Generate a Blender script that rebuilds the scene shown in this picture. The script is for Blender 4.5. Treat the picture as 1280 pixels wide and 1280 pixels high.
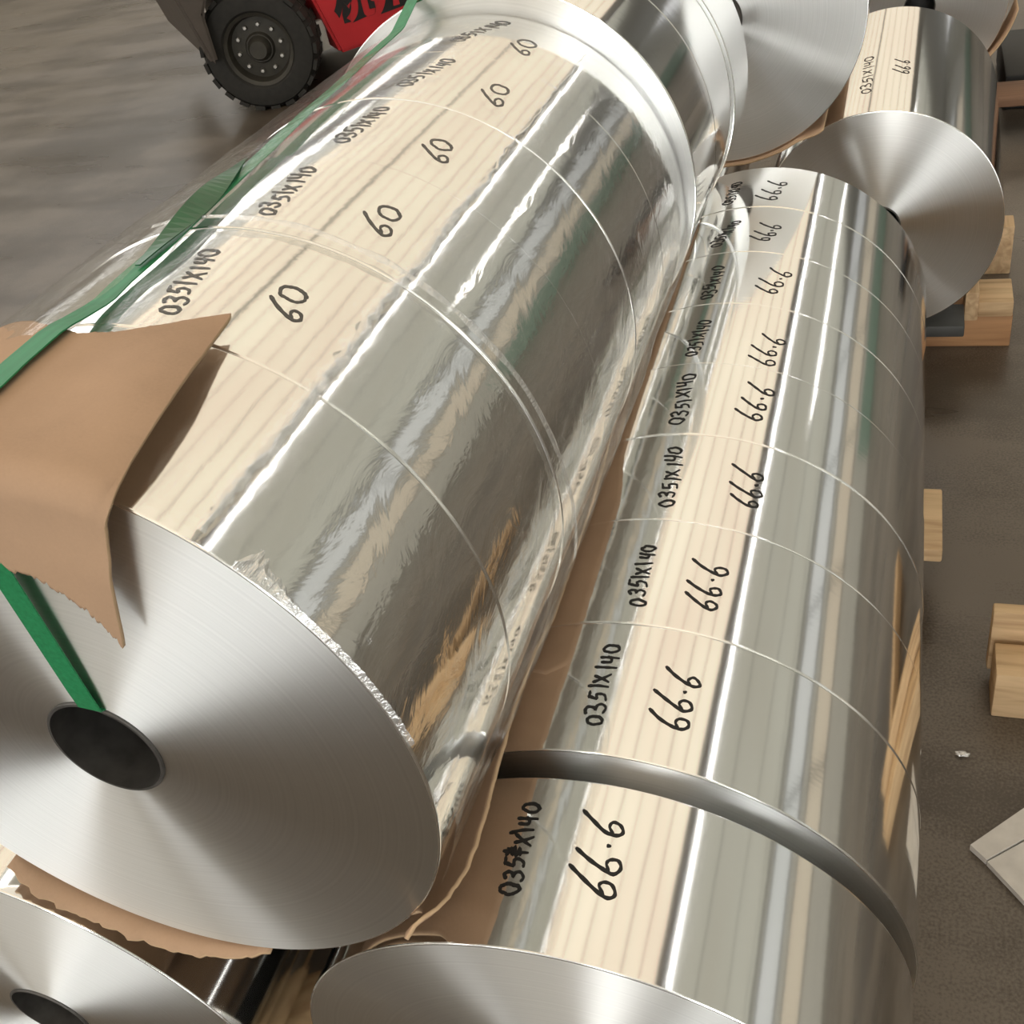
import bpy, bmesh, math, random
from mathutils import Vector, Matrix, noise
from math import sin, cos, pi, radians as rad, degrees, atan2, hypot, sqrt

for o in list(bpy.data.objects):
    bpy.data.objects.remove(o)
SC = bpy.context.scene
COL = SC.collection
random.seed(7)

# ------------------------------------------------------------------ camera
cam = bpy.data.cameras.new('camera')
cam.sensor_fit = 'HORIZONTAL'; cam.sensor_width = 36.0
cam.lens = 36.0 * 1332.457 / 1280.0
cam.clip_start = .02; cam.clip_end = 200
camo = bpy.data.objects.new('camera', cam); COL.objects.link(camo)
# rows of the fitted world-from-camera matrix (camera x right, y down, z forward)
M = ((0.94148904, 0.04597663, -0.33389299), (0.28631993, -0.63175199, 0.7203543), (-0.1778181, -0.7738059, -0.6079516))
camo.matrix_world = Matrix(((M[0][0], -M[0][1], -M[0][2], 0), (M[1][0], -M[1][1], -M[1][2], 0), (M[2][0], -M[2][1], -M[2][2], 1.24989), (0, 0, 0, 1)))
SC.camera = camo
# ------------------------------------------------------------------ world, exposure
SC.view_settings.view_transform = 'Standard'
SC.view_settings.look = 'None'
SC.view_settings.gamma = 1.0
SC.view_settings.exposure = 0.0
SC.view_settings.use_curve_mapping = False
wd = bpy.data.worlds.new('world'); SC.world = wd; wd.use_nodes = True
wd.node_tree.nodes['Background'].inputs[0].default_value = (.75, .8, .85, 1)
wd.node_tree.nodes['Background'].inputs[1].default_value = .6
# brightness of the hall's daylight sheets, windows, doors, tubes and added glow panels
ROOF_DAYLIGHT = 0.95
LEFT_WINDOWS = 3.2
RIGHT_GLOW = 0.38
FRONT_WINDOWS = 1.6
FRONT_DOORS = 10.0
END_WINDOWS = 0.62
ROOF_GLOW = 0.33
TUBES = 15.0

# ------------------------------------------------------------------ node helpers
def mat(name):
    m = bpy.data.materials.new(name); m.use_nodes = True
    nt = m.node_tree; b = nt.nodes['Principled BSDF']
    return m, nt, b
def N(nt, t, **kw):
    n = nt.nodes.new(t)
    for k, v in kw.items():
        if k in n.inputs.keys(): n.inputs[k].default_value = v
        else: setattr(n, k, v)
    return n
def L(nt, a, b): nt.links.new(a, b)
def ramp(nt, fac, stops):
    r = nt.nodes.new('ShaderNodeValToRGB'); e = r.color_ramp.elements
    while len(e) < len(stops): e.new(.5)
    for i, (p, c) in enumerate(stops):
        e[i].position = p; e[i].color = (*c, 1) if len(c) == 3 else c
    L(nt, fac, r.inputs[0]); return r.outputs[0]
def objco(nt, scale=(1, 1, 1)):
    t = nt.nodes.new('ShaderNodeTexCoord'); mp = nt.nodes.new('ShaderNodeMapping')
    mp.inputs['Scale'].default_value = scale
    L(nt, t.outputs['Object'], mp.inputs[0]); return mp.outputs[0]
def bump(nt, b, h, strength, dist=.001):
    n = N(nt, 'ShaderNodeBump'); n.inputs['Strength'].default_value = strength; n.inputs['Distance'].default_value = dist
    L(nt, h, n.inputs['Height']); L(nt, n.outputs[0], b.inputs['Normal']); return n
def simple(name, col, rough=.6, metal=0., noise_amt=.12, nscale=30, bmp=.0):
    m, nt, b = mat(name)
    no = N(nt, 'ShaderNodeTexNoise'); no.inputs['Scale'].default_value = nscale; no.inputs['Detail'].default_value = 5
    L(nt, objco(nt), no.inputs['Vector'])
    c0 = tuple(max(0, c * (1 - noise_amt)) for c in col); c1 = tuple(min(1, c * (1 + noise_amt)) for c in col)
    L(nt, ramp(nt, no.outputs[0], [(.3, c0), (.7, c1)]), b.inputs['Base Color'])
    b.inputs['Roughness'].default_value = rough; b.inputs['Metallic'].default_value = metal
    if bmp: bump(nt, b, no.outputs[0], bmp, .002)
    return m
def emit(name, col, strength):
    m, nt, b = mat(name)
    no = N(nt, 'ShaderNodeTexNoise'); no.inputs['Scale'].default_value = .35
    L(nt, objco(nt), no.inputs['Vector'])
    L(nt, ramp(nt, no.outputs[0], [(.3, tuple(c * .9 for c in col)), (.7, tuple(min(1, c * 1.08) for c in col))]), b.inputs['Emission Color'])
    b.inputs['Base Color'].default_value = (*[c * .5 for c in col], 1)
    b.inputs['Emission Strength'].default_value = strength; b.inputs['Roughness'].default_value = .6
    return m

# ------------------------------------------------------------------ materials
def foil_side(name, wrinkle=.0, rough=.085):
    m, nt, b = mat(name)
    b.inputs['Base Color'].default_value = (.90, .895, .875, 1); b.inputs['Metallic'].default_value = 1
    b.inputs['Roughness'].default_value = rough
    # long faint waves that run along the web round the reel
    n1 = N(nt, 'ShaderNodeTexNoise'); n1.inputs['Scale'].default_value = 1.0; n1.inputs['Detail'].default_value = 3
    L(nt, objco(nt, (9, 3.5, 9)), n1.inputs['Vector'])
    b1 = N(nt, 'ShaderNodeBump'); b1.inputs['Strength'].default_value = .10; b1.inputs['Distance'].default_value = .0035
    L(nt, n1.outputs[0], b1.inputs['Height'])
    n2 = N(nt, 'ShaderNodeTexNoise'); n2.inputs['Scale'].default_value = 1.0; n2.inputs['Detail'].default_value = 2
    L(nt, objco(nt, (5, 160, 5)), n2.inputs['Vector'])
    b2 = N(nt, 'ShaderNodeBump'); b2.inputs['Strength'].default_value = .05; b2.inputs['Distance'].default_value = .0006
    L(nt, n2.outputs[0], b2.inputs['Height']); L(nt, b1.outputs[0], b2.inputs['Normal'])
    last = b2
    if wrinkle:
        n4 = N(nt, 'ShaderNodeTexNoise'); n4.inputs['Scale'].default_value = 1; n4.inputs['Detail'].default_value = 5; n4.inputs['Distortion'].default_value = 1.6
        L(nt, objco(nt, (22, 11, 22)), n4.inputs['Vector'])
        tc = nt.nodes.new('ShaderNodeTexCoord'); sx = nt.nodes.new('ShaderNodeSeparateXYZ'); L(nt, tc.outputs['Object'], sx.inputs[0])
        mr = N(nt, 'ShaderNodeMapRange'); mr.interpolation_type = 'SMOOTHSTEP'
        for k, q in (('From Min', .14), ('From Max', .215), ('To Min', wrinkle * .12), ('To Max', wrinkle)): mr.inputs[k].default_value = q
        L(nt, sx.outputs[0], mr.inputs['Value'])
        b4 = N(nt, 'ShaderNodeBump'); b4.inputs['Distance'].default_value = .004
        L(nt, mr.outputs[0], b4.inputs['Strength']); L(nt, n4.outputs[0], b4.inputs['Height']); L(nt, b2.outputs[0], b4.inputs['Normal']); last = b4
    L(nt, last.outputs[0], b.inputs['Normal'])
    return m
def foil_end(name, base=(.86, .86, .845), rough=.42):
    m, nt, b = mat(name)
    b.inputs['Metallic'].default_value = 1; b.inputs['Roughness'].default_value = rough
    b.inputs['Anisotropic'].default_value = 1.0; b.inputs['Anisotropic Rotation'].default_value = .25
    tg = N(nt, 'ShaderNodeTangent'); tg.direction_type = 'RADIAL'; tg.axis = 'Y'
    L(nt, tg.outputs[0], b.inputs['Tangent'])
    # fine turned rings: a noise of the radius alone
    tc = nt.nodes.new('ShaderNodeTexCoord'); sp = nt.nodes.new('ShaderNodeSeparateXYZ'); L(nt, tc.outputs['Object'], sp.inputs[0])
    cb = nt.nodes.new('ShaderNodeCombineXYZ'); L(nt, sp.outputs[0], cb.inputs[0]); L(nt, sp.outputs[2], cb.inputs[1])
    ln = nt.nodes.new('ShaderNodeVectorMath'); ln.operation = 'LENGTH'; L(nt, cb.outputs[0], ln.inputs[0])
    n1 = N(nt, 'ShaderNodeTexNoise'); n1.noise_dimensions = '1D'; n1.inputs['Scale'].default_value = 420; n1.inputs['Detail'].default_value = 4
    L(nt, ln.outputs['Value'], n1.inputs['W'])
    L(nt, ramp(nt, n1.outputs[0], [(.25, tuple(c * .93 for c in base)), (.75, base)]), b.inputs['Base Color'])
    n3 = N(nt, 'ShaderNodeTexNoise'); n3.noise_dimensions = '1D'; n3.inputs['Scale'].default_value = 38; n3.inputs['Detail'].default_value = 2
    L(nt, ln.outputs['Value'], n3.inputs['W'])
    bp = N(nt, 'ShaderNodeBump'); bp.inputs['Strength'].default_value = .10; bp.inputs['Distance'].default_value = .001
    L(nt, n3.outputs[0], bp.inputs['Height']); L(nt, bp.outputs[0], b.inputs['Normal'])
    return m
M_SIDE = foil_side('foil_bright_side')
M_SIDE_W = foil_side('foil_wrinkled_side', .21)
M_END = foil_end('foil_wound_edge')
M_RIM, _nt, _b = mat('foil_cut_rim'); _b.inputs['Metallic'].default_value = 1; _b.inputs['Roughness'].default_value = .16
_b.inputs['Base Color'].default_value = (.94, .935, .92, 1)
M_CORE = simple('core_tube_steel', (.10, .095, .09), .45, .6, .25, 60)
M_INK = simple('black_marker_ink', (.006, .006, .006), .55, 0, .3, 200)

def card_mat(name, col):
    m, nt, b = mat(name)
    v = objco(nt)
    n1 = N(nt, 'ShaderNodeTexNoise'); n1.inputs['Scale'].default_value = 14; n1.inputs['Detail'].default_value = 6
    L(nt, v, n1.inputs['Vector'])
    n2 = N(nt, 'ShaderNodeTexNoise'); n2.inputs['Scale'].default_value = 600; n2.inputs['Detail'].default_value = 3
    L(nt, v, n2.inputs['Vector'])
    mx = nt.nodes.new('ShaderNodeMath'); mx.operation = 'MULTIPLY_ADD'; mx.inputs[1].default_value = .3
    L(nt, n2.outputs[0], mx.inputs[0]); L(nt, n1.outputs[0], mx.inputs[2])
    L(nt, ramp(nt, mx.outputs[0], [(.35, tuple(c * .86 for c in col)), (.6, col), (.9, tuple(min(1, c * 1.1) for c in col))]), b.inputs['Base Color'])
    b.inputs['Roughness'].default_value = .78; b.inputs['Specular IOR Level'].default_value = .25
    bump(nt, b, n1.outputs[0], .25, .003)
    return m
M_CARD = card_mat('kraft_cardboard', (.42, .275, .178))
M_CARD_EDGE = card_mat('torn_cardboard_edge', (.52, .36, .22))

m, nt, b = mat('green_plastic_strap'); M_STRAP = m
n1 = N(nt, 'ShaderNodeTexNoise'); n1.inputs['Scale'].default_value = 1; L(nt, objco(nt, (300, 8, 300)), n1.inputs['Vector'])
L(nt, ramp(nt, n1.outputs[0], [(.3, (.012, .17, .06)), (.7, (.02, .235, .09))]), b.inputs['Base Color'])
b.inputs['Roughness'].default_value = .45; b.inputs['Specular IOR Level'].default_value = .35
bump(nt, b, n1.outputs[0], .2, .0006)
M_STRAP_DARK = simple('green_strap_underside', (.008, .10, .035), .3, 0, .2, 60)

def film_mat(name, cover, fine, white=0., bs=.35, rough=.12):
    m, nt, b = mat(name)
    out = [n for n in nt.nodes if n.type == 'OUTPUT_MATERIAL'][0]
    nt.nodes.remove(b)
    tr = N(nt, 'ShaderNodeBsdfTransparent'); tr.inputs[0].default_value = (.985, .985, .98, 1)
    gl = N(nt, 'ShaderNodeBsdfGlossy'); gl.inputs['Roughness'].default_value = rough; gl.inputs[0].default_value = (1, 1, 1, 1)
    df = N(nt, 'ShaderNodeBsdfTranslucent'); df.inputs[0].default_value = (.8, .8, .8, 1)
    n1 = N(nt, 'ShaderNodeTexNoise'); n1.inputs['Scale'].default_value = 1; n1.inputs['Detail'].default_value = 4; n1.inputs['Distortion'].default_value = 1.2
    L(nt, objco(nt, (60, 22, 60)), n1.inputs['Vector'])
    n2 = N(nt, 'ShaderNodeTexNoise'); n2.inputs['Scale'].default_value = fine; n2.inputs['Detail'].default_value = 3; n2.inputs['Distortion'].default_value = 2
    L(nt, objco(nt), n2.inputs['Vector'])
    ad = nt.nodes.new('ShaderNodeMath'); ad.operation = 'MULTIPLY_ADD'; ad.inputs[1].default_value = .25
    L(nt, n2.outputs[0], ad.inputs[0]); L(nt, n1.outputs[0], ad.inputs[2])
    bp = N(nt, 'ShaderNodeBump'); bp.inputs['Strength'].default_value = bs; bp.inputs['Distance'].default_value = .003
    L(nt, ad.outputs[0], bp.inputs['Height']); L(nt, bp.outputs[0], gl.inputs['Normal'])
    ge = nt.nodes.new('ShaderNodeNewGeometry')
    io = nt.nodes.new('ShaderNodeMath'); io.operation = 'MULTIPLY_ADD'; io.inputs[1].default_value = 1 / 1.45 - 1.45; io.inputs[2].default_value = 1.45
    L(nt, ge.outputs['Backfacing'], io.inputs[0])
    fr = N(nt, 'ShaderNodeFresnel'); L(nt, io.outputs[0], fr.inputs['IOR']); L(nt, bp.outputs[0], fr.inputs['Normal'])
    ml = nt.nodes.new('ShaderNodeMath'); ml.operation = 'MULTIPLY_ADD'; ml.inputs[1].default_value = .6; ml.inputs[2].default_value = cover; ml.use_clamp = True
    L(nt, fr.outputs[0], ml.inputs[0])
    mx = N(nt, 'ShaderNodeMixShader'); L(nt, ml.outputs[0], mx.inputs[0]); L(nt, tr.outputs[0], mx.inputs[1]); L(nt, gl.outputs[0], mx.inputs[2])
    if white:
        dw = N(nt, 'ShaderNodeBsdfDiffuse'); dw.inputs[0].default_value = (.85, .86, .86, 1); L(nt, bp.outputs[0], dw.inputs['Normal'])
        m2 = N(nt, 'ShaderNodeMixShader'); m2.inputs[0].default_value = white; L(nt, mx.outputs[0], m2.inputs[1]); L(nt, dw.outputs[0], m2.inputs[2]); mx = m2
    L(nt, mx.outputs[0], out.inputs[0])
    return m
M_FILM = film_mat('clear_stretch_film', .03, 180)
M_FILM_SCRAP = film_mat('crumpled_film', .45, 320, .18, .8)
M_FILM_LAP = film_mat('crumpled_film_glint_overlap', .6, 170, .08, .3, .26)

def wood(name, a, c, axis=0):
    m, nt, b = mat(name)
    s = [60, 60, 60]; s[axis] = 5
    n1 = N(nt, 'ShaderNodeTexNoise'); n1.inputs['Scale'].default_value = 1; n1.inputs['Detail'].default_value = 6; n1.inputs['Distortion'].default_value = .6
    L(nt, objco(nt, s), n1.inputs['Vector'])
    L(nt, ramp(nt, n1.outputs[0], [(.25, a), (.55, c), (.85, tuple(min(1, q * 1.2) for q in c))]), b.inputs['Base Color'])
    b.inputs['Roughness'].default_value = .75; bump(nt, b, n1.outputs[0], .3, .002)
    return m
M_WOODX = wood('pale_pallet_wood', (.36, .22, .11), (.60, .42, .24), 0)
M_WOODY = wood('pale_pallet_wood_long', (.36, .22, .11), (.58, .40, .23), 1)
M_WOODR = wood('reddish_pallet_wood', (.26, .12, .055), (.44, .235, .11), 0)

# concrete floor
m, nt, b = mat('polished_concrete'); M_FLOOR = m
v = objco(nt)
n1 = N(nt, 'ShaderNodeTexNoise'); n1.inputs['Scale'].default_value = 1.1; n1.inputs['Detail'].default_value = 7; n1.inputs['Roughness'].default_value = .6; L(nt, v, n1.inputs['Vector'])
n2 = N(nt, 'ShaderNodeTexNoise'); n2.inputs['Scale'].default_value = 260; n2.inputs['Detail'].default_value = 4; L(nt, v, n2.inputs['Vector'])
n3 = N(nt, 'ShaderNodeTexNoise'); n3.inputs['Scale'].default_value = 1; n3.inputs['Detail'].default_value = 4; L(nt, objco(nt, (1.1, 4.5, 1)), n3.inputs['Vector'])
a1 = nt.nodes.new('ShaderNodeMath'); a1.operation = 'MULTIPLY_ADD'; a1.inputs[1].default_value = .35; L(nt, n2.outputs[0], a1.inputs[0]); L(nt, n1.outputs[0], a1.inputs[2])
a2 = nt.nodes.new('ShaderNodeMath'); a2.operation = 'MULTIPLY_ADD'; a2.inputs[1].default_value = .5; L(nt, n3.outputs[0], a2.inputs[0]); L(nt, a1.outputs[0], a2.inputs[2])
L(nt, ramp(nt, a2.outputs[0], [(.70, (.037, .027, .018)), (.88, (.062, .047, .034)), (1.0, (.125, .102, .080))]), b.inputs['Base Color'])
L(nt, ramp(nt, n3.outputs[0], [(.3, (.24, .24, .24)), (.7, (.40, .40, .40))]), b.inputs['Roughness'])
b.inputs['Specular IOR Level'].default_value = .5
bump(nt, b, a1.outputs[0], .12, .002)

# ------------------------------------------------------------------ object helpers
def link(name, me, m, parent=None, smooth=False, sharp=None):
    mats = m if isinstance(m, (list, tuple)) else [m]
    for q in mats: me.materials.append(q)
    o = bpy.data.objects.new(name, me); COL.objects.link(o)
    if parent: o.parent = parent
    if smooth:
        for p in me.polygons: p.use_smooth = True
        if sharp: me.set_sharp_from_angle(angle=rad(sharp))
    return o
def pyd(name, v, f, m, parent=None, smooth=False, sharp=None, mi=None):
    me = bpy.data.meshes.new(name); me.from_pydata([tuple(q) for q in v], [], f); me.update()
    if mi:
        for p, k in zip(me.polygons, mi): p.material_index = k
    return link(name, me, m, parent, smooth, sharp)
def tag(o, label=None, cat=None, group=None, kind=None):
    if label: o['label'] = label
    if cat: o['category'] = cat
    if group: o['group'] = group
    if kind: o['kind'] = kind
    return o
def empty(name, loc=(0, 0, 0), rot=(0, 0, 0), **kw):
    o = bpy.data.objects.new(name, None); COL.objects.link(o); o.location = loc; o.rotation_euler = rot
    o.empty_display_size = .05
    return tag(o, **kw)
def boxmesh(x0, x1, y0, y1, z0, z1, bev=0., seg=2):
    bm = bmesh.new(); bmesh.ops.create_cube(bm, size=1)
    for v in bm.verts:
        v.co = Vector(((x0 + x1) / 2 + v.co.x * (x1 - x0), (y0 + y1) / 2 + v.co.y * (y1 - y0), (z0 + z1) / 2 + v.co.z * (z1 - z0)))
    if bev: bmesh.ops.bevel(bm, geom=bm.edges[:], offset=bev, segments=seg, affect='EDGES', profile=.5)
    me = bpy.data.meshes.new('box'); bm.to_mesh(me); bm.free(); return me
def box(name, x0, x1, y0, y1, z0, z1, m, parent=None, bev=0.):
    me = boxmesh(x0, x1, y0, y1, z0, z1, bev); me.name = name
    return link(name, me, m, parent, bool(bev), 40)
def lathe(name, prof, m, parent=None, seg=64, mi=None, closed=False, sharp=35):
    """prof: list of (radius, y), revolved about the local Y axis"""
    v, f, k = [], [], []
    n = len(prof)
    for i in range(seg):
        a = 2 * pi * i / seg
        for r, y in prof: v.append((r * sin(a), y, r * cos(a)))
    for i in range(seg):
        j = (i + 1) % seg
        for q in range(n if closed else n - 1):
            q2 = (q + 1) % n
            f.append((i * n + q, j * n + q, j * n + q2, i * n + q2)); k.append(mi[q] if mi else 0)
    return pyd(name, v, f, m, parent, True, sharp, k)

# ------------------------------------------------------------------ the hall
HX0, HX1, HY0, HY1, HZ = -10., 14., -14., 46., 8.
M_ROOF = simple('weathered_roof_sheet', (.46, .45, .40), .6, 0, .1, 2)
M_WALL = simple('painted_wall_cladding', (.62, .61, .56), .55, 0, .06, 2)
M_GREEN = simple('green_painted_dado', (.26, .38, .31), .5, 0, .08, 2)
M_FRAME = simple('dark_window_frame', (.12, .12, .115), .5, .3, .1, 20)
M_PURLIN = simple('roof_purlin_steel', (.16, .14, .12), .6, .3, .1, 20)
def struct(o, label=None): o['kind'] = 'structure'; return o
struct(pyd('floor', [(HX0, HY0, 0), (HX1, HY0, 0), (HX1, HY1, 0), (HX0, HY1, 0)], [(0, 1, 2, 3)], M_FLOOR))
struct(box('wall_left', HX0 - .2, HX0, HY0, HY1, 0, HZ, M_WALL))
struct(box('wall_right', HX1, HX1 + .2, HY0, HY1, 0, HZ, M_WALL))
struct(box('wall_back', HX0, HX1, HY1, HY1 + .2, 0, HZ, M_WALL))
struct(box('wall_front', HX0, HX1, HY0 - .2, HY0, 0, HZ, M_WALL))
struct(box('ceiling', HX0, HX1, HY0, HY1, HZ, HZ + .2, M_ROOF))
struct(box('baseboard_right', HX1 - .05, HX1, 20, HY1, 0, 1.9, M_GREEN))
# roof daylight sheets and an added grey glow panel, with ribs
M_DAY = emit('warm_roof_daylight_sheet', (1.0, .84, .655), ROOF_DAYLIGHT)
M_ROOF_GLOW = emit('added_grey_roof_glow', (.98, .95, .80), ROOF_GLOW)
M_LW = emit('left_window_daylight', (1.0, .98, .93), LEFT_WINDOWS)
M_AMBER_GLOW = emit('added_amber_wall_glow', (1.0, .86, .68), RIGHT_GLOW * .72)
M_GREY_GLOW = emit('added_grey_wall_glow', (.95, .98, .96), RIGHT_GLOW * .88)
M_FW = emit('front_window_daylight', (.96, 1.0, .98), FRONT_WINDOWS)
M_FD = emit('front_door_daylight', (.97, 1.0, .98), FRONT_DOORS)
M_FD2 = emit('open_front_door_daylight', (.97, 1.0, .98), FRONT_DOORS * 1.35)
M_EW = emit('end_window_daylight', (.97, .98, 1.0), END_WINDOWS)
M_TUBE = emit('lamp_tube_light', (1.0, .98, .94), TUBES)
w1 = struct(box('window_1', -8.0, 3.45, -11, 40, HZ - .06, HZ - .01, M_DAY))
for i in range(13):
    x = -8.0 + 11.45 * i / 12
    pw = .10 if i == 6 else random.uniform(.012, .03)
    struct(box('purlin', x - pw, x + pw, -11, 40, HZ - .14, HZ - .061, M_PURLIN, w1))
w2 = struct(box('window_2', 4.4, 13.6, -11, 30, HZ - .06, HZ - .01, M_ROOF_GLOW))  # glow added so this roof side reflects mid grey in the reels
for i in range(3):
    x = 6.2 + 6.4 * i / 2
    struct(box('purlin', x - .03, x + .03, -11, 30, HZ - .10, HZ - .061, M_ROOF, w2))
def wallwin(n, side, y0, y1, z0, z1, m, bays):
    x = HX0 if side < 0 else HX1
    a, c = (x + .0, x + .03) if side < 0 else (x - .03, x)
    w = struct(box('window_%d' % n, a, c, y0, y1, z0, z1, m))
    for i in range(bays + 1):
        y = y0 + (y1 - y0) * i / bays
        struct(box('mullion', a - .03, c + .03, y - .08, y + .08, z0, z1, M_FRAME, w))
    for z in (z0, z1):
        struct(box('window_frame', a - .03, c + .03, y0, y1, z - .06, z + .06, M_FRAME, w))
wallwin(3, -1, -12, 30, 4.6, 7.7, M_LW, 7)
wallwin(4, 1, 2, 40, 2.5, 4.5, M_AMBER_GLOW, 8)  # unseen amber glow panel, added for warm streaks on the reels
wallwin(5, 1, 2, 40, 5.3, 7.4, M_GREY_GLOW, 8)  # unseen grey glow panel, added for pale streaks on the reels
def endwin(n, y, x0, x1, z0, z1, m, bays):
    s = 1 if y > 0 else -1
    a, c = (y - .03, y) if s > 0 else (y, y + .03)
    w = struct(box('window_%d' % n, x0, x1, a, c, z0, z1, m))
    for i in range(bays + 1):
        x = x0 + (x1 - x0) * i / bays
        struct(box('mullion', x - .08, x + .08, a - .03, c + .03, z0, z1, M_FRAME, w))
endwin(6, HY0, -9.5, -2.6, 1.5, 7.5, M_FW, 5)
endwin(10, HY0, 2.2, 5.6, 1.0, 6.5, M_GREY_GLOW, 3)  # unseen glow panel added to soften contrast on the reel faces
endwin(8, HY0, -1.2, 1.2, .1, 7, M_FD, 1)
endwin(9, HY0, 6.8, 9.6, .1, 7.4, M_FD2, 1)
endwin(7, HY1, -6, 12, 2, 7, M_EW, 6)
# rows of tube lamps under the roof
def tube_row(x, y0, y1, z, n, label):
    e = empty('tube_lamp', (x, y0, z), label=label, cat='lamp')
    Lh = (y1 - y0)
    box('lamp_housing', -.22, .22, 0, Lh, .045, .11, M_PURLIN, e)
    lathe('lamp_tube', [(.0, 0), (.038, 0), (.038, Lh), (0, Lh)], M_TUBE, e, 12)
    for i in range(4):
        box('hanger', -.01, .01, Lh * i / 3.0 * .99, Lh * i / 3.0 * .99 + .02, .09, HZ - z - .2, M_FRAME, e)
tube_row(4.15, -6, 24, 7.75, 4, 'long row of tube lamps under the roof beside the warm daylight sheets')
tube_row(8.7, 17.5, 28, 7.6, 4, 'second row of tube lamps under the added grey roof glow')

# ------------------------------------------------------------------ handwriting
GL = {
 '0': (.62, [[(.31 + .27 * sin(t), .45 - .40 * cos(t)) for t in [i * 2 * pi / 14 + .2 for i in range(16)]]]),
 '1': (.34, [[(.14, .95), (.18, .5), (.2, 0)]]),
 '3': (.58, [[(.05, .86), (.25, .98), (.45, .84), (.40, .62), (.2, .52), (.45, .44), (.52, .22), (.32, .02), (.04, .1)]]),
 '5': (.60, [[(.16, .92), (.12, .52), (.36, .58), (.50, .38), (.40, .1), (.1, .02)], [(.14, .93), (.56, .98)]]),
 'X': (.66, [[(.06, .84), (.30, .46), (.58, .06)], [(.56, .88), (.28, .42), (.06, .06)]]),
 '4': (.58, [[(.10, .86), (.08, .42), (.28, .36), (.50, .52)], [(.46, .92), (.44, .5), (.42, 0)]]),
 '6': (.62, [[(.68, 1.15), (.40, .82), (.16, .44), (.09, .18), (.25, .0), (.46, .08), (.49, .27), (.33, .38), (.14, .26)]]),
 'S': (.36, [[(.14, .95), (.18, .5), (.2, 0)], [(.0, .78), (.36, .70), (-.04, .58), (.40, .50), (-.06, .40), (.38, .30), (.0, .24)], [(.05, .2), (.32, .8)]]),
 '.': (.22, [[(.08, .34), (.12, .26)]]),
}
def smooth_poly(p, k=4):
    if len(p) < 3: return [(p[0][0] + (p[-1][0] - p[0][0]) * i / 6, p[0][1] + (p[-1][1] - p[0][1]) * i / 6) for i in range(7)]
    out = []
    for i in range(len(p) - 1):
        p0, p1, p2, p3 = p[max(i - 1, 0)], p[i], p[i + 1], p[min(i + 2, len(p) - 1)]
        for j in range(k):
            t = j / k
            out.append(tuple(.5 * (2 * p1[c] + (p2[c] - p0[c]) * t + (2 * p0[c] - 5 * p1[c] + 4 * p2[c] - p3[c]) * t * t + (3 * p1[c] - p0[c] - 3 * p2[c] + p3[c]) * t ** 3) for c in (0, 1)))
    out.append(p[-1]); return out
def text_strokes(txt, jit, rng, gap=.14):
    x = 0; st = []
    for ch in txt:
        w, ss = GL[ch]; dx, dy, sc = rng.uniform(-.03, .03) * jit, rng.uniform(-.08, .08) * jit, 1 + rng.uniform(-.1, .1) * jit
        sh = rng.uniform(-.12, .12) * jit
        for s in ss:
            s = [(x + dx + (a + rng.uniform(-.03, .03) * jit) * sc + sh * b_, dy + (b_ + rng.uniform(-.03, .03) * jit) * sc) for a, b_ in s]
            st.append(smooth_poly(s))
        x += w + gap
    return st, x - gap
def writing(parent, R, txt, p0, p1, height, pen, rng, jit=1.0, y_of=0.):
    """handwriting laid on the reel: p0, p1 = (theta deg, s) of the start and end of its base line; letter tops point to -theta"""
    st, W = text_strokes(txt, jit, rng)
    du = (p1[1] - p0[1]) / W
    sh = degrees((.47 if 'X' in txt else .08) * height / R); p0 = (p0[0] + sh, p0[1]); p1 = (p1[0] + sh, p1[1])
    v, f = [], []
    r = R + .00035
    def P(u, w):
        s = p0[1] + u * du - w * 0
        t = rad(p0[0] + (p1[0] - p0[0]) * u / W) - (w * height) / R
        return s, t
    for s in st:
        pts = [P(a, b_) for a, b_ in s]
        q = [(a, t * R) for a, t in pts]
        n = len(q); base = len(v)
        for i in range(n):
            a, c = q[max(i - 1, 0)], q[min(i + 1, n - 1)]
            d = Vector((c[0] - a[0], c[1] - a[1]))
            if d.length < 1e-9: d = Vector((1, 0))
            d.normalize()
            wdt = pen * (1.1 - .35 * i / max(1, n - 1)) * (1 + .15 * sin(i * 1.7))
            if i in (0, n - 1): wdt *= .6
            px = q[i]
            if i == 0: px = (px[0] - d.x * pen * .3, px[1] - d.y * pen * .3)
            if i == n - 1: px = (px[0] + d.x * pen * .3, px[1] + d.y * pen * .3)
            for k in (-1, 1):
                yy = px[0] - d.y * wdt * k * .5; tt = (px[1] + d.x * wdt * k * .5) / R
                v.append((r * sin(tt), yy - y_of, r * cos(tt)))
        for i in range(n - 1):
            f.append((base + 2 * i, base + 2 * i + 1, base + 2 * i + 3, base + 2 * i + 2))
    o = pyd('marker_writing', v, f, M_INK, parent)
    o['kind'] = 'stuff'
    o['label'] = 'handwritten ' + txt.replace('S', '1') + ' in black marker'
    return o

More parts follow.
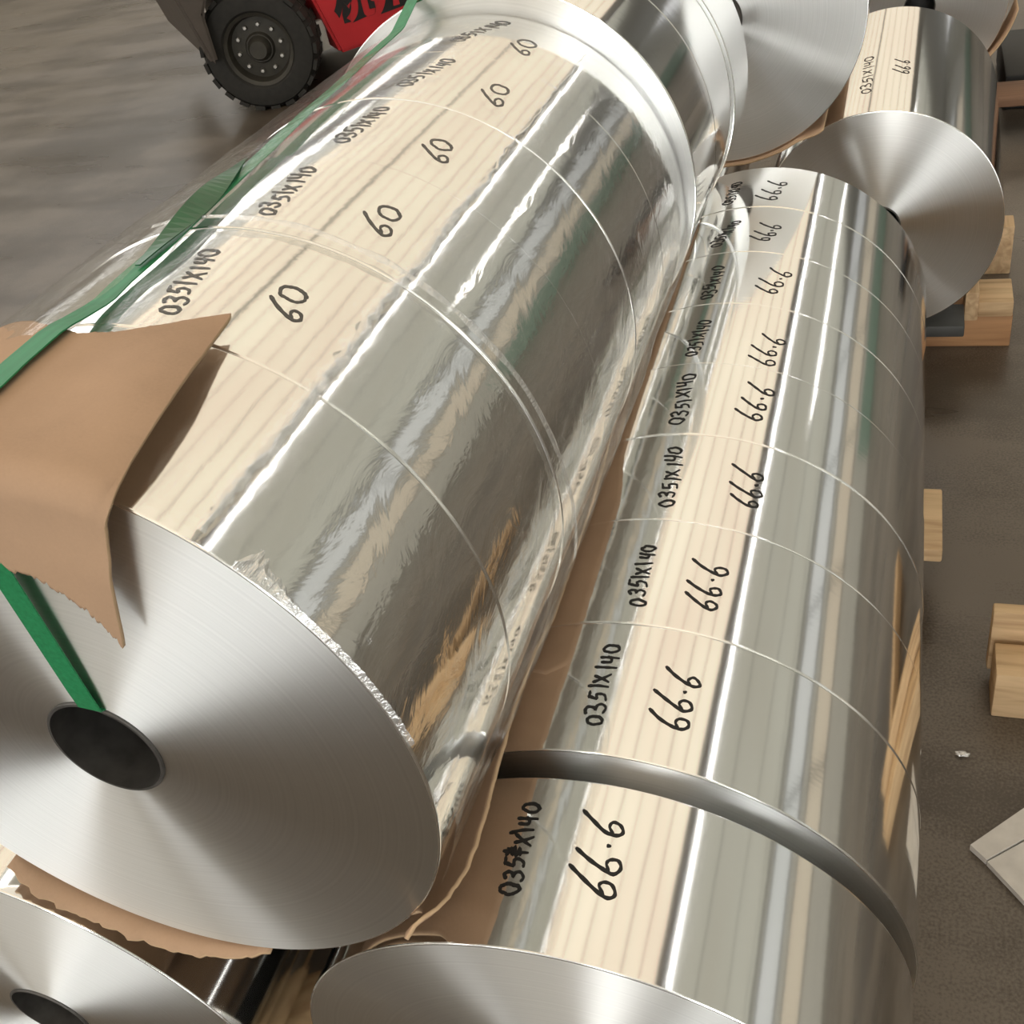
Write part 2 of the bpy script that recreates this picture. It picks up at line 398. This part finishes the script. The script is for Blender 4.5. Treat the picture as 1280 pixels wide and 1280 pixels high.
# ------------------------------------------------------------------ foil reels
def reel(name, W, R, root_loc, tilt, label, group, core_r=.041, seg=192, bev=.0015, roll=0., side=None, end=None):
    e = empty(name, root_loc, (tilt, 0, 0), label=label, cat='foil reel', group=group)
    b_ = bev
    rc = core_r + .0006
    prof = [(rc, 0), (rc + .03, 0), (R - b_, 0)] + [(R - b_ + b_ * sin(a), b_ - b_ * cos(a)) for a in (pi / 6, pi / 3, pi / 2)] \
         + [(R, W / 2)] + [(R - b_ + b_ * sin(a), W - b_ + b_ * cos(a)) for a in (pi / 2, pi / 3, pi / 6)] + [(R - b_, W), (rc, W)]
    mi = [1, 1, 2, 2, 2, 0, 0, 2, 2, 2, 1, 1]
    o = lathe('wound_foil', prof, [side or M_SIDE, end or M_END, M_RIM], e, seg, mi, closed=True, sharp=10)
    o.rotation_euler = (0, roll, 0)
    w = .0018
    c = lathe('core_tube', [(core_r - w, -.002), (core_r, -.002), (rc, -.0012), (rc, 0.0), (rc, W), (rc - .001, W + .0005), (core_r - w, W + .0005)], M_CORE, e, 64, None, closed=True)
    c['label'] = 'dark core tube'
    return e
ORD = ['nearest', 'second', 'third', 'fourth', 'fifth', 'sixth', 'seventh', 'eighth', 'ninth']
rng = random.Random(3)
# right-hand row (nine reels)
BX, BY, BZ, RB, WB, GB = -.2022, .32009, .3614, .2414, .14, .0266
TB = [((-8.5, .043), (-9.66, .12), (8.9, .05), (7.2, .115)), ((-2.67, .194), (-3.18, .281), (14.3, .203), (15.06, .262)), ((-.54, .328), (-2.26, .41), (14.85, .336), (15.4, .395)),
      ((-.48, .467), (-2.05, .562), (19.2, .485), (20.0, .54)), ((-3.27, .605), (-4.77, .704), (16.4, .625), (17.9, .69)), ((-5.7, .744), (-4.57, .826), (15.9, .735), (18.2, .80)),
      ((-6.39, .882), (-5.28, .966), (13.2, .897), (16.7, .963)), ((-9.3, 1.03), (-4.4, 1.104), (6.8, 1.038), (10.75, 1.09)), ((-9.48, 1.166), (-8.54, 1.241), (5.9, 1.166), (9.2, 1.235))]
for i in range(9):
    s0 = WB * i + (GB if i else 0)
    lab = 'foil reel marked 66.6, nearest of the right-hand row, set forward with a gap' if i == 0 else \
          'foil reel marked 66.6, %s in the right-hand row%s' % (ORD[i], ' and farthest' if i == 8 else '')
    rr = RB + (rng.uniform(-.0007, .0007) if i else -.0035)
    if i == 0: s0 = .004
    e = reel('foil_reel', WB - .0003, rr, (BX, BY + s0, BZ), 0, lab, 'foil reels in the right-hand row', roll=rng.uniform(0, 6))
    a, c, d, g = TB[i]
    writing(e, rr, '0351X140' if i else '035SX140', a, c, .0175, .0027 if i < 5 else .0024, rng, 1.35, s0)
    writing(e, rr, '66.6', d, g, .027, .0028 if i < 5 else .0025, rng, .9, s0)
# upper row (six reels, the film-wrapped coil)
AX, AY, AZ, RA, WA = -.46702, .32365, .76303, .2273, .14115
TILT = math.atan2(-.025, .99969)
def A_at(s): return (AX, AY + s * cos(TILT), AZ + s * sin(TILT))
TA = [None, ((10.2, .161), (5.9, .249), (28.6, .190), (26.6, .226)), ((8.1, .306), (7.2, .395), (30.6, .322), (29.4, .365)), ((6.5, .454), (7.5, .543), (28.9, .462), (28.0, .502)),
      ((5.85, .598), (11.1, .683), (29.2, .604), (28.6, .655)), ((6.36, .742), (13.9, .825), (25.6, .741), (25.6, .786))]
DRA = [0, .0004, .0014, -.0003, .0004, 0]
for i in range(6):
    s0 = WA * i
    lab = 'foil reel at the front end of the upper coil, half under the torn cardboard' if i == 0 else \
          'foil reel marked 60 in the upper coil under film, %s from its front end' % ORD[i]
    rr = RA + DRA[i]
    e = reel('foil_reel', WA - .0003, rr, A_at(s0), TILT, lab, 'foil reels in the upper coil', side=M_SIDE_W)
    if TA[i]:
        a, c, d, g = TA[i]
        writing(e, rr, '0351X140', a, c, .0165, .0026, rng, 1.3, s0)
        writing(e, rr, '60', d, g, .0215, .0026, rng, .8, s0)
# two wider reels behind it
A2R = .2327
for i in range(3):
    p = A_at(.852 + .15 * i)
    reel('foil_reel', .149 if i < 2 else .137, A2R if i < 2 else .2362, (p[0] + .0082, p[1], p[2] + .0221), TILT, 'larger unmarked foil reel behind the marked upper coil, %s one of three' % ('front', 'middle', 'rear')[i],
         'larger reels behind the upper coil', roll=i * 2.)
# lower left row
CX, CY, CZ = -.71868, .29959, .3564
for i in range(4):
    reel('foil_reel', .299, .2364, (CX, CY + .3 * i, CZ), 0, ('foil reel lying in the lower left corner under the upper coil', 'second foil reel from the lower left corner, under the upper coil', 'third foil reel from the lower left corner, under the upper coil', 'last foil reel of the lower left row, under the upper coil')[i], 'reels of the lower left row', roll=i)
# reels further back
eD = reel('foil_reel', .28, .2346, (-.30176, 1.84597, .757), TILT, 'foil reel with dull grey face behind the upper coil, at the top edge', 'reels further back')
lathe('added_core_plug', [(0, .016), (.0372, .016), (.0372, .03), (0, .03)], simple('grey_added_plug', (.2, .19, .18), .6), eD, 48)  # plug added so the hole leaves no black spot in reflections
eE = reel('foil_reel', .62, .2163, (-.04705, 1.96115, .33179), 0, 'long foil reel on a wooden pallet with a fan of light on its face', 'reels further back')
eE.rotation_euler = (0, 0, -.0186)
writing(eE, .2163, '0351X140', (-8.6, .10), (-10, .31), .02, .0028, rng, 1, 0)
writing(eE, .2163, '66.6', (10.5, .19), (9.5, .27), .024, .0028, rng, 1, 0)
reel('foil_reel', .5, .2246, (.012, 3.3, .3446), 0, 'farthest foil reel with a black core hole, behind the long one', 'reels further back')
reel('foil_reel', .5, .232, (-.56, 2.0, .352), 0, 'foil reel on the floor row beside the long one, mostly hidden', 'reels further back')

# ------------------------------------------------------------------ stretch film over the upper coil
def sstep(x, a, c):
    t = max(0., min(1., (x - a) / (c - a))); return t * t * (3 - 2 * t)
def film():
    v, f = [], []
    nt_, ns = 190, 150
    s0, s1, t0, t1 = .012, .846, -88, 121
    for j in range(ns + 1):
        for i in range(nt_ + 1):
            t = t0 + (t1 - t0) * i / nt_
            sb = s0 + .10 * (1 - sstep(t, 23, 30))
            s = sb + (s1 - sb) * j / ns
            r = RA + .0042
            r += .0011 * noise.noise((t * .09, s * 14, 0)) + .0006 * noise.noise((t * .35, s * 40, 5))
            # crumpled overlap seam
            c = 37.3 + 1.6 * noise.noise((s * 9, 1, 2)) + .5 * noise.noise((s * 40, 4, 2))
            w = 1.0 - .55 * sstep(s, .45, .8)
            d = abs(t - c)
            if d < 3.2 * w: r += .0022 * w * (1 - d / (3.2 * w)) * (.55 + .9 * noise.noise((s * 70, t * .8, 3)))
            # slack film on the right side
            k = sstep(t, 78, 112)
            bul = .0045 * sstep(s, .05, .2) * (1 - sstep(s, .5, .8)) + .0012
            r += k * (bul + .0018 * noise.noise((t * .12, s * 18, 8)))
            g = sstep(t, 52, 75) * (1 - .6 * sstep(s, .45, .75))
            r += g * (.0016 * noise.noise((t * .22, s * 9 + t * .05, 11)) + .0009 * noise.noise((t * .6, s * 26 + t * .2, 13)))
            if t < 2: r += .0062 * sstep(-t, -2, 7)
            a = rad(t)
            # ragged near edge
            ss = s + (.010 * noise.noise((t * .15, 0, 7)) + .006 * noise.noise((t * .6, 2, 7)) if j == 0 else 0)
            v.append((r * sin(a), ss, r * cos(a)))
    n = nt_ + 1
    for j in range(ns):
        for i in range(nt_): f.append((j * n + i, j * n + i + 1, (j + 1) * n + i + 1, (j + 1) * n + i))
    o = pyd('stretch_film', v, f, M_FILM, None, True)
    o.location = A_at(0); o.rotation_euler = (TILT, 0, 0)
    # crumpled overlap along the film, whitened for the broken lamp reflection
    v, f = [], []
    n_ = 420
    for j in range(n_ + 1):
        s = .004 + .80 * j / n_
        w = (.95 + .95 * abs(noise.noise((s * 55, 3, 1)))) * (1 - .72 * sstep(s, .38, .55)) * (.35 + .65 * sstep(.8 - s, 0, .12))
        if s < .03: w *= .7
        c = 37.9 + .9 * noise.noise((s * 14, 1, 2)) + .7 * noise.noise((s * 60, 4, 2))
        for q in (-1, -.33, .33, 1):
            tt = rad(c + w * q * (1 + .4 * noise.noise((s * 120, q * 3, 6))))
            r = RA + .0062 + .0009 * noise.noise((s * 150, q * 2, 9)) + .0012 * (1 - abs(q))
            v.append((r * sin(tt), s, r * cos(tt)))
    for j in range(n_):
        for q in range(3): f.append((4 * j + q, 4 * j + q + 1, 4 * j + q + 5, 4 * j + q + 4))
    e = pyd('film_seam', v, f, M_FILM_LAP, o, True); e['label'] = 'crumpled film overlap whitened like a broken lamp reflection'
    v, f = [], []
    for j in range(161):
        t = -12 + 118 * j / 160; a = rad(t)
        r = RA + .0068 + .004 * sstep(t, 80, 106); s = .288 + .002 * noise.noise((t * .1, 1, 1)); w = .0048 * (.75 + .5 * noise.noise((t * .2, 4, 1)))
        for q in (-1, 0, 1): v.append(((r + (.0012 if q == 0 else 0)) * sin(a), s + w * q, (r + (.0012 if q == 0 else 0)) * cos(a)))
    for j in range(160):
        for q in range(2): f.append((3 * j + q, 3 * j + q + 1, 3 * j + q + 4, 3 * j + q + 3))
    e = pyd('film_band', v, f, M_FILM_SCRAP, o, True); e['label'] = 'rolled whitish band of the film'
    v, f = [], []
    for j in range(121):
        t = 43.5 + 36 * j / 120; a = rad(t); q = j / 120
        w = .0015 + (.016 * sstep(q, 0, .04) * (1 - sstep(q, .04, .30)) + .003 * (1 - q)) * (.6 + .8 * abs(noise.noise((t * .8, 2, 3))))
        v += [((RA + .0012) * sin(a), -.001, (RA + .0012) * cos(a)) for a in (a,)] + [((RA + .0045 + .002 * noise.noise((t, 1, 1))) * sin(a), w * .5, (RA + .0045) * cos(a)), ((RA + .003) * sin(a), w, (RA + .003) * cos(a))]
    for j in range(120):
        for q in range(2): f.append((3 * j + q, 3 * j + q + 1, 3 * j + q + 4, 3 * j + q + 3))
    e = pyd('torn_film_edge', v, f, M_FILM_SCRAP, o); e['label'] = 'torn whitish film edge at the front rim'
    tag(o, 'clear wrinkled stretch film wrapped round the upper coil of foil reels', 'plastic film')
film()

# ------------------------------------------------------------------ cardboard
def lerp_tab(tab, x):
    if x <= tab[0][0]: return tab[0][1]
    for (a, p), (c, q) in zip(tab, tab[1:]):
        if x <= c: return p + (q - p) * (x - a) / (c - a)
    return tab[-1][1]
def grid_sheet(name, P, nu, nv, m, thick, label, cat, parent=None, edge=None):
    v = [P(i / nu, j / nv) for j in range(nv + 1) for i in range(nu + 1)]
    n = nu + 1
    f = [(j * n + i, j * n + i + 1, (j + 1) * n + i + 1, (j + 1) * n + i) for j in range(nv) for i in range(nu)]
    o = pyd(name, v, f, [m, edge or m], parent, True)
    sd = o.modifiers.new('thickness', 'SOLIDIFY'); sd.thickness = thick; sd.offset = 0; sd.material_offset_rim = 1
    if label: tag(o, label, cat)
    return o
# torn kraft sheet draped over the front end of the upper coil
TOP = [(-34, .12), (-25, .135), (-14, .140), (-9, .135), (-4.7, .126), (3.7, .112), (9, .118), (15.2, .132), (21.7, .160), (23.2, .129), (24.9, .098), (26.3, .054), (27.2, .012), (28.2, -.012)]
BOT = [(-34, -.05), (-20, -.055), (-10, -.062), (2.7, -.067), (6, -.070), (9.9, -.076), (13, -.0755), (16, -.080), (19, -.083), (22.3, -.088), (25, -.094), (27, -.100), (28.2, -.106)]
def cardA(u, w):
    t = -34 + 62.2 * (1 - (1 - u) ** 1.9)
    st, sb = lerp_tab(TOP, t), lerp_tab(BOT, t)
    sb += .0035 * noise.noise((t * 1.3, 3, 1)) + .0025 * noise.noise((t * 4, 5, 1))
    st += .0015 * noise.noise((t * 1.7, 9, 1))
    s = sb + (st - sb) * w
    tt = t + .25 * noise.noise((s * 60, 2, 2)) * sstep(u, .93, 1)
    lift = .009 + .017 * sstep(t, 8, 27) * (.35 + .65 * sstep(s, -.02, .06)) * (1 - .75 * sstep(s, .08, .16)) + .0015 * noise.noise((t * .08, s * 9, 3))
    a = rad(tt); rb = .016       # fold radius
    if s > 0:
        r, y = RA + lift, s
    else:
        arc = rb * pi / 2
        if -s < arc:
            q = -s / rb; y = -rb * sin(q); r = RA + lift - rb + rb * cos(q)
        else:
            y = -rb - .004 * sstep(t, 10, 28) * sstep(-s, arc, arc + .04); r = RA + lift - rb - (-s - arc)
    # below the rim the flap hangs, leaning less than radially
    if r < RA:
        d = RA - r; x = RA * sin(a) - d * .62 * sin(a); z = RA * cos(a) - d * 1.0
    else:
        x, z = r * sin(a), r * cos(a)
    return (x, y, z)
o = grid_sheet('cardboard_sheet', cardA, 150, 110, M_CARD, .0028, 'torn brown kraft cardboard draped over the upper coil under the green strap', 'cardboard', edge=M_CARD_EDGE)
o.location = A_at(0); o.rotation_euler = (TILT, 0, 0)
# sheets sandwiched between the upper coil and the right-hand row: edge table (s, radial offset at 124 deg)
EDGE = [(-.03, .004), (-.004, .0035), (.0165, .015), (.045, .0205), (.085, .019), (.126, .0149), (.179, .0109), (.239, .0096), (.288, .0135), (.36, .0118), (.43, .0095), (.56, .0026), (.72, -.0017), (1.1, -.002)]
def sheetB(s0, s1, off, corner):
    def P(u, w):
        s = s0 + (s1 - s0) * w
        if s0 < 0: s += .032 * sstep(u, .0, .18) * (1 - w)
        te = 124 + (3.5 if s > .5 else 0) * sstep(s, .5, .6)
        re = max(lerp_tab(EDGE, s), .0032) + off
        ins = corner(s)
        t = te + ins + (181 - te - ins) * u
        edge_r = re + .0010 * noise.noise((s * 70, 1, 4)) + .0006 * noise.noise((s * 190, 1, 9))
        k = 1 - sstep(t, 124, 147)
        r = RA + .0042 + off * .5 + (edge_r - .0042 - off * .5) * k
        a = rad(t + .35 * noise.noise((s * 90, 2, 2)) * (1 - u))
        return (r * sin(a), s, r * cos(a))
    return P
o = grid_sheet('cardboard_sheet', sheetB(-.012, .285, .001, lambda s: 5 * max(0, 1 - (s + .012) / .03) ** 2), 40, 90, M_CARD, .0026, 'short brown cardboard between upper coil and nearest right-hand reels', 'cardboard', edge=M_CARD_EDGE)
o.location = A_at(0); o.rotation_euler = (TILT, 0, 0)
o = grid_sheet('cardboard_sheet', sheetB(.262, 1.15, .0015, lambda s: 5 * max(0, 1 - (s - .262) / .02)), 34, 160, M_CARD, .0022, 'long brown cardboard strip between the upper coil and the farther right-hand reels', 'cardboard', edge=M_CARD_EDGE)
o.location = A_at(0); o.rotation_euler = (TILT, 0, 0)
# strip of cardboard under the front rim of the upper coil, on the lower left reel
LOWE = [(171, .001), (177, .008), (187, .013), (200, .015), (207, .014), (217, .016), (223, .012), (226, .008)]
def cardC(u, w):
    t = 170 + 56 * u
    s1 = -lerp_tab(LOWE, t) - .003 * noise.noise((t * .35, 3, 1)) - .002 * noise.noise((t * 1.2, 3, 5))
    s = .16 + (s1 - .16) * w
    r = RA + .0042 + .004 * sstep(-s, -.02, .03)
    a = rad(t); return (r * sin(a), s, r * cos(a))
o = grid_sheet('cardboard_sheet', cardC, 60, 16, M_CARD, .0028, 'ragged strip of brown cardboard under the bottom rim of the upper coil', 'cardboard', edge=M_CARD_EDGE)
o.location = A_at(0); o.rotation_euler = (TILT, 0, 0)
# cardboard under the grey reel further back
def cardD(u, w):
    t = 138 + 55 * u; s = -.012 - .012 * noise.noise((t * .1, 1, 1)) + .5 * w
    r = .2346 + .004 + .012 * (1 - sstep(t, 138, 150)) ; a = rad(t)
    return (r * sin(a), s, r * cos(a))
o = grid_sheet('cardboard_sheet', cardD, 30, 10, M_CARD, .003, 'brown cardboard under the dull grey reel at the top edge', 'cardboard', edge=M_CARD_EDGE)
o.location = (-.30176, 1.84597, .757); o.rotation_euler = (TILT, 0, 0)
def cardF(u, w):
    t = 95 + 40 * u; r = .2246 + .004 + .02 * (1 - u); a = rad(t)
    return (r * sin(a), -.03 + .12 * w, r * cos(a))
o = grid_sheet('cardboard_sheet', cardF, 12, 6, M_CARD, .003, 'pale scrap of cardboard at the right of the farthest reel', 'cardboard', edge=M_CARD_EDGE)
o.location = (.012, 3.3, .3446)

# ------------------------------------------------------------------ green strap
def ribbon(name, pts, m, parent=None, thick=.0009):
    """pts: (centre, half-width vector)"""
    v, f = [], []
    for c, h in pts: v += [tuple(Vector(c) - Vector(h)), tuple(Vector(c) + Vector(h))]
    for i in range(len(pts) - 1): f.append((2 * i, 2 * i + 1, 2 * i + 3, 2 * i + 2))
    o = pyd(name, v, f, m, parent)
    sd = o.modifiers.new('thickness', 'SOLIDIFY'); sd.thickness = thick; sd.offset = 0
    return o
HW = .0082
def strap_path():
    P = []
    def cyl(t, s, r):
        a = rad(t); return ((r * sin(a), s, r * cos(a)), (HW * cos(a), 0, -HW * sin(a)))
    # inside the core
    for k in range(6): P.append(((.009, .12 - .022 * k, .0365), (HW, 0, -.001)))
    P.append(((.0095, .004, .0372), (HW, 0, -.001)))
    P.append(((.0098, -.0035, .041), (HW, 0, -.001)))
    for k in range(1, 12):
        q = k / 12; P.append(((.0105 - .004 * q, -.0045 - .003 * q, .042 + .165 * q), (HW, 0, -.001)))
    th = [(0, 2.0), (.05, 1.77), (.067, 1.2), (.1, .8), (.13, .4), (.186, -1.4), (.237, -1.8), (.3, -3.2), (.358, -4.6), (.418, -5.7), (.525, -9.2), (.7, -12), (.86, -13), (1.16, -14)]
    up = [(0, .0145), (.06, .0145), (.11, .0145), (.16, .006), (.3, .0072), (.6, .0075), (.78, .012), (.86, .031), (1.16, .032)]
    rb = .017
    for k in range(7):
        q = pi / 2 * (1 - k / 6); t = 2.0; r = RA + .0145 - rb + rb * cos(q)
        P.append(cyl(t, -rb * sin(q) - .001, r))
    for k in range(1, 100):
        s = 1.16 * k / 99
        P.append(cyl(lerp_tab(th, s), s, RA + lerp_tab(up, s)))
    return P
st = ribbon('packing_strap', strap_path(), M_STRAP)
st.location = A_at(0); st.rotation_euler = (TILT, 0, 0)
tag(st, 'green plastic packing strap running along the upper coil and into its core hole', 'strap')
tail = []
for k in range(26):
    q = k / 25; s = .205 + .2 * q
    a = rad(-1.0 - 7 * q + 1.9 * sin(q * pi)); tw = rad(35 * sin(q * pi) ** 2)
    r = RA + .0092 + .004 * sin(q * pi)
    h = HW * (.25 + .75 * sin(q * pi))
    tail.append(((r * sin(a), s, r * cos(a)), (h * cos(a + tw), 0, -h * sin(a + tw))))
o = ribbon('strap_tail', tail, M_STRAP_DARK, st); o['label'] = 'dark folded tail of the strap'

# ------------------------------------------------------------------ crumpled film scraps
def scrap(loc, size, seed, label):
    bm = bmesh.new(); bmesh.ops.create_icosphere(bm, subdivisions=4, radius=1)
    for v in bm.verts:
        d = v.co.normalized()
        v.co = d * (1 + .45 * noise.noise(d * 2.2 + Vector((seed, 0, 0))) + .3 * abs(noise.noise(d * 5 + Vector((seed, 3, 0)))))
        v.co = Vector((v.co.x * size[0], v.co.y * size[1], v.co.z * size[2]))
    me = bpy.data.meshes.new('film_scrap'); bm.to_mesh(me); bm.free()
    o = link('film_scrap', me, M_FILM_SCRAP, None, True); o.location = loc
    tag(o, label, 'plastic film'); return o

scrap((.108, 1.013, .004), (.008, .004, .002), 4, 'tiny white flake of film on the floor right of the reels')

# ------------------------------------------------------------------ pallets
def plank(name, x0, x1, y0, y1, z0, z1, m, par): return box(name, x0, x1, y0, y1, z0, z1, m, par, .003)
p1 = empty('wooden_pallet', (0, 0, 0), label='pale wooden pallet under the right-hand and lower left reels', cat='pallet')
for i, y in enumerate([.34, .60, .86, 1.12, 1.30, 1.60]):
    plank('deck_board', -1.05, .077 if i == 4 else .02, y, y + .15, .094, .119, M_WOODX, p1)
for x in (-1.0, -.5, -.05): plank('stringer', x, x + .05,   .34, 1.74, 0, .0938, M_WOODY, p1)
p2 = empty('wooden_pallet', (0, 0, 0), label='reddish wooden pallet under the long reel with the fan of light', cat='pallet')
plank('stringer', -.4, .215, 2.085, 2.165, .0, .074, M_WOODR, p2)
plank('deck_board', .148, .213, 2.075, 2.175, .0745, .108, M_WOODX, p2)
plank('corner_post', .122, .1475, 2.06, 2.14, .0745, .138, M_WOODY, p2)
plank('stringer', -.4, .23, 2.40, 2.46, .0, .115, M_WOODY, p2)
plank('deck_board', -.4, .12, 1.97, 2.06, .09, .1145, simple('dark_grey_board', (.05, .05, .048), .6), p2)  # board in plain dark grey under the front of the long reel
plank('deck_board', -.4, .12, 2.2, 2.3, .0745, .1145, M_WOODX, p2)
p3 = empty('wooden_pallet', (0, 0, 0), label='worn brown pallet under the farthest reel', cat='pallet')
M_WOODD = wood('dark_worn_pallet_wood', (.09, .045, .025), (.17, .09, .05), 0)
plank('deck_board', -.4, .75, 3.19, 3.32, .092, .119, M_WOODD, p3)
plank('deck_board', -.4, .22, 3.50, 3.62, .092, .119, M_WOODD, p3)
plank('deck_board', -.4, .22, 3.70, 3.82, .092, .119, M_WOODD, p3)
for x in (-.35, .1, .6): plank('stringer', x, x + .08, 3.20, 3.35 if x > .5 else 3.8, 0, .0918, M_WOODD, p3)
p4 = empty('wooden_pallet', (0, 0, 0), label='corner of a pale wooden pallet at the right edge on the floor', cat='pallet')
plank('stringer', .1455, .70, 1.088, 1.15, .0, .085, M_WOODX, p4)
plank('deck_board', .1405, .70, 1.158, 1.178, .02, .135, M_WOODX, p4)
plank('stringer', .60, .66, 1.18, 1.7, .0, .085, M_WOODY, p4)
M_BLACK = simple('black_gap_and_seat', (.012, .012, .012), .6)  # plain black, for the dark gap block and the seat
o = box('dark_gap_block', .255, 1.0, 3.42, 3.85, 0, .10, M_BLACK, None, .01); tag(o, 'black block in place of a dark gap under a deck, top right edge', 'block')  # solid black block stands in for the shade under a deck

# white board on the floor
M_WHITE = simple('dusty_white_board', (.55, .52, .48), .6, 0, .1, 40)
wb = empty('white_board', (0, 0, 0), label='dusty white folded board lying on the floor at the lower right edge', cat='board')
def slab(name, poly, z0, z1, par):
    n = len(poly); v = [(x, y, z0) for x, y in poly] + [(x, y, z1) for x, y in poly]
    f = [tuple(range(n))[::-1], tuple(range(n, 2 * n))] + [(i, (i + 1) % n, n + (i + 1) % n, n + i) for i in range(n)]
    return pyd(name, v, f, M_WHITE, par)
slab('panel', [(.114, .864), (.132, .846), (.30, .99), (.285, 1.04)], .001, .012, wb)
slab('panel', [(.133, .8445), (.172, .797), (.36, .93), (.302, .988)], .001, .010, wb)

# ------------------------------------------------------------------ forklift (mostly outside the frame)
M_RED = simple('forklift_red_paint', (.50, .022, .028), .4, 0, .08, 8)
M_TYRE = simple('black_tyre_rubber', (.018, .016, .013), .8, 0, .25, 40, .15)
M_RIMM = simple('dusty_wheel_rim', (.045, .040, .031), .6, .3, .2, 30)
M_CHAS = simple('dark_chassis_steel', (.085, .068, .055), .55, .2, .15, 10)
M_NUT = simple('worn_wheel_nut', (.42, .40, .36), .4, .8, .2, 60)
fa = atan2(.66, .75)          # the machine's long side runs along (.75,.66)
FK = empty('forklift', (-2.49, 4.10, 0), (0, 0, fa), label='red forklift with a black tyred wheel and black lettering, at the top left', cat='forklift')
# local frame: x along the side (towards the counterweight), y away from the camera, wheel face at y=0
def wheel(x, y, r, w, turn=0., first=False):
    e = bpy.data.objects.new('wheel', None); COL.objects.link(e); e.parent = FK; e.location = (x, y, r); e.rotation_euler = (0, 0, turn)
    prof = [(r * .60, .012), (r * .64, 0), (r * .80, -.004), (r * .93, .004), (r, .03), (r, w - .03), (r * .93, w), (r * .6, w - .01)]
    lathe('tyre', prof, M_TYRE, e, 48, None, closed=True)
    v, f = [], []
    for i in range(22):                                   # tread lugs
        a0 = 2 * pi * i / 22
        for sgn in (0, 1):
            a1 = a0 + (pi / 22 if sgn else 0); y0, y1 = (.0, w * .46) if not sgn else (w * .54, w)
            da = .085; b0 = len(v)
            for rr in (r * .955, r * 1.018):
                for yy in (y0, y1):
                    for dd in (-da, da): v.append((rr * sin(a1 + dd), yy, rr * cos(a1 + dd)))
            f += [(b0, b0 + 1, b0 + 3, b0 + 2), (b0 + 4, b0 + 6, b0 + 7, b0 + 5), (b0, b0 + 4, b0 + 5, b0 + 1), (b0 + 2, b0 + 3, b0 + 7, b0 + 6), (b0, b0 + 2, b0 + 6, b0 + 4), (b0 + 1, b0 + 5, b0 + 7, b0 + 3)]
    t = pyd('tread', v, f, M_TYRE, e); t['kind'] = 'stuff'
    lathe('rim', [(.0, .035), (.055, .035), (.062, .05), (r * .50, .055), (r * .54, .015), (r * .60, .008), (r * .62, .02), (r * .60, .06), (0, .06)], M_RIMM, e, 48)
    lathe('hub', [(0, .0), (.035, .0), (.042, .01), (.05, .036), (0, .036)], M_RIMM, e, 32)
    for i in range(10):
        a = 2 * pi * i / 10 + .2
        n = lathe('wheel_nut', [(0, -.012), (.007, -.012), (.0105, -.007), (.0105, .0), (0, .0)], M_NUT, e, 6)
        n.location = (.092 * sin(a), .052, .092 * cos(a))
wheel(-.06, .0, .238, .17, rad(-24))
wheel(.2, .7, .238, .17, rad(-24))
wheel(1.45, .02, .30, .22); wheel(1.45, .9, .30, .22)
def prism(name, prof, y0, y1, m, par, bev=.012):
    n = len(prof); bm = bmesh.new()
    a = [bm.verts.new((x, y0, z)) for x, z in prof]; c = [bm.verts.new((x, y1, z)) for x, z in prof]
    bm.faces.new(a[::-1]); bm.faces.new(c)
    for i in range(n): bm.faces.new((a[i], a[(i + 1) % n], c[(i + 1) % n], c[i]))
    bmesh.ops.recalc_face_normals(bm, faces=bm.faces[:])
    bmesh.ops.bevel(bm, geom=bm.edges[:], offset=bev, segments=2, affect='EDGES')
    me = bpy.data.meshes.new(name); bm.to_mesh(me); bm.free()
    return link(name, me, m, par, True, 40)
prism('body_panel', [(.278, .13), (1.12, .16), (1.12, 1.0), (.12, 1.0), (.15, .62)], .01, 1.1, M_RED, FK)
prism('counterweight', [(-.255, .235), (-.228, .235), (-.225, .42), (-.14, .56), (.0, .60), (.11, .58), (.11, 1.05), (-.34, 1.05), (-.38, .62), (-.32, .52)], .0, 1.1, M_CHAS, FK)
box('axle', -.05, .05, .15, .98, .18, .30, M_CHAS, FK, .01)
box('underbody', -.1, 1.7, .25, .86, .22, .5, M_CHAS, FK, .01)
box('step_bracket', .215, .25, .05, .10, .15, .27, M_WALL, FK, .006)
box('hood', -.3, .9, .12, 1.0, 1.05, 1.25, M_RED, FK, .03)
box('seat', .3, .75, .3, .8, 1.25, 1.45, M_BLACK, FK, .03)
for x, y in ((-.3, .08), (-.3, 1.02), (1.2, .08), (1.2, 1.02)): box('guard_post', x, x + .06, y - .03, y + .03, 1.0, 2.05, M_CHAS, FK, .008)
box('guard_roof', -.35, 1.3, .02, 1.1, 2.05, 2.11, M_CHAS, FK, .01)
for y in (.3, .82):
    box('mast_rail', 1.85, 1.95, y - .05, y + .05, .06, 2.1, M_CHAS, FK, .008)
    box('fork', 1.95, 2.95, y - .06, y + .06, .06, .10, M_CHAS, FK, .008)
# black lettering on the counterweight
tc = bpy.data.curves.new('lettering', 'FONT'); tc.body = '\u676d\u5dde\u53c9'; tc.size = .17; tc.extrude = .0008; tc.offset = .009
to = bpy.data.objects.new('lettering', tc); COL.objects.link(to)
bpy.context.view_layer.update()
dg = bpy.context.evaluated_depsgraph_get()
me = bpy.data.meshes.new_from_object(to.evaluated_get(dg)); bpy.data.objects.remove(to)
lt = link('lettering', me, simple('black_sign_paint', (.012, .010, .010), .5), FK)
lt.location = (.30, .0085, .262); lt.rotation_euler = (pi / 2, 0, 0); lt['label'] = 'black lettering on red panel'; lt['kind'] = 'stuff'
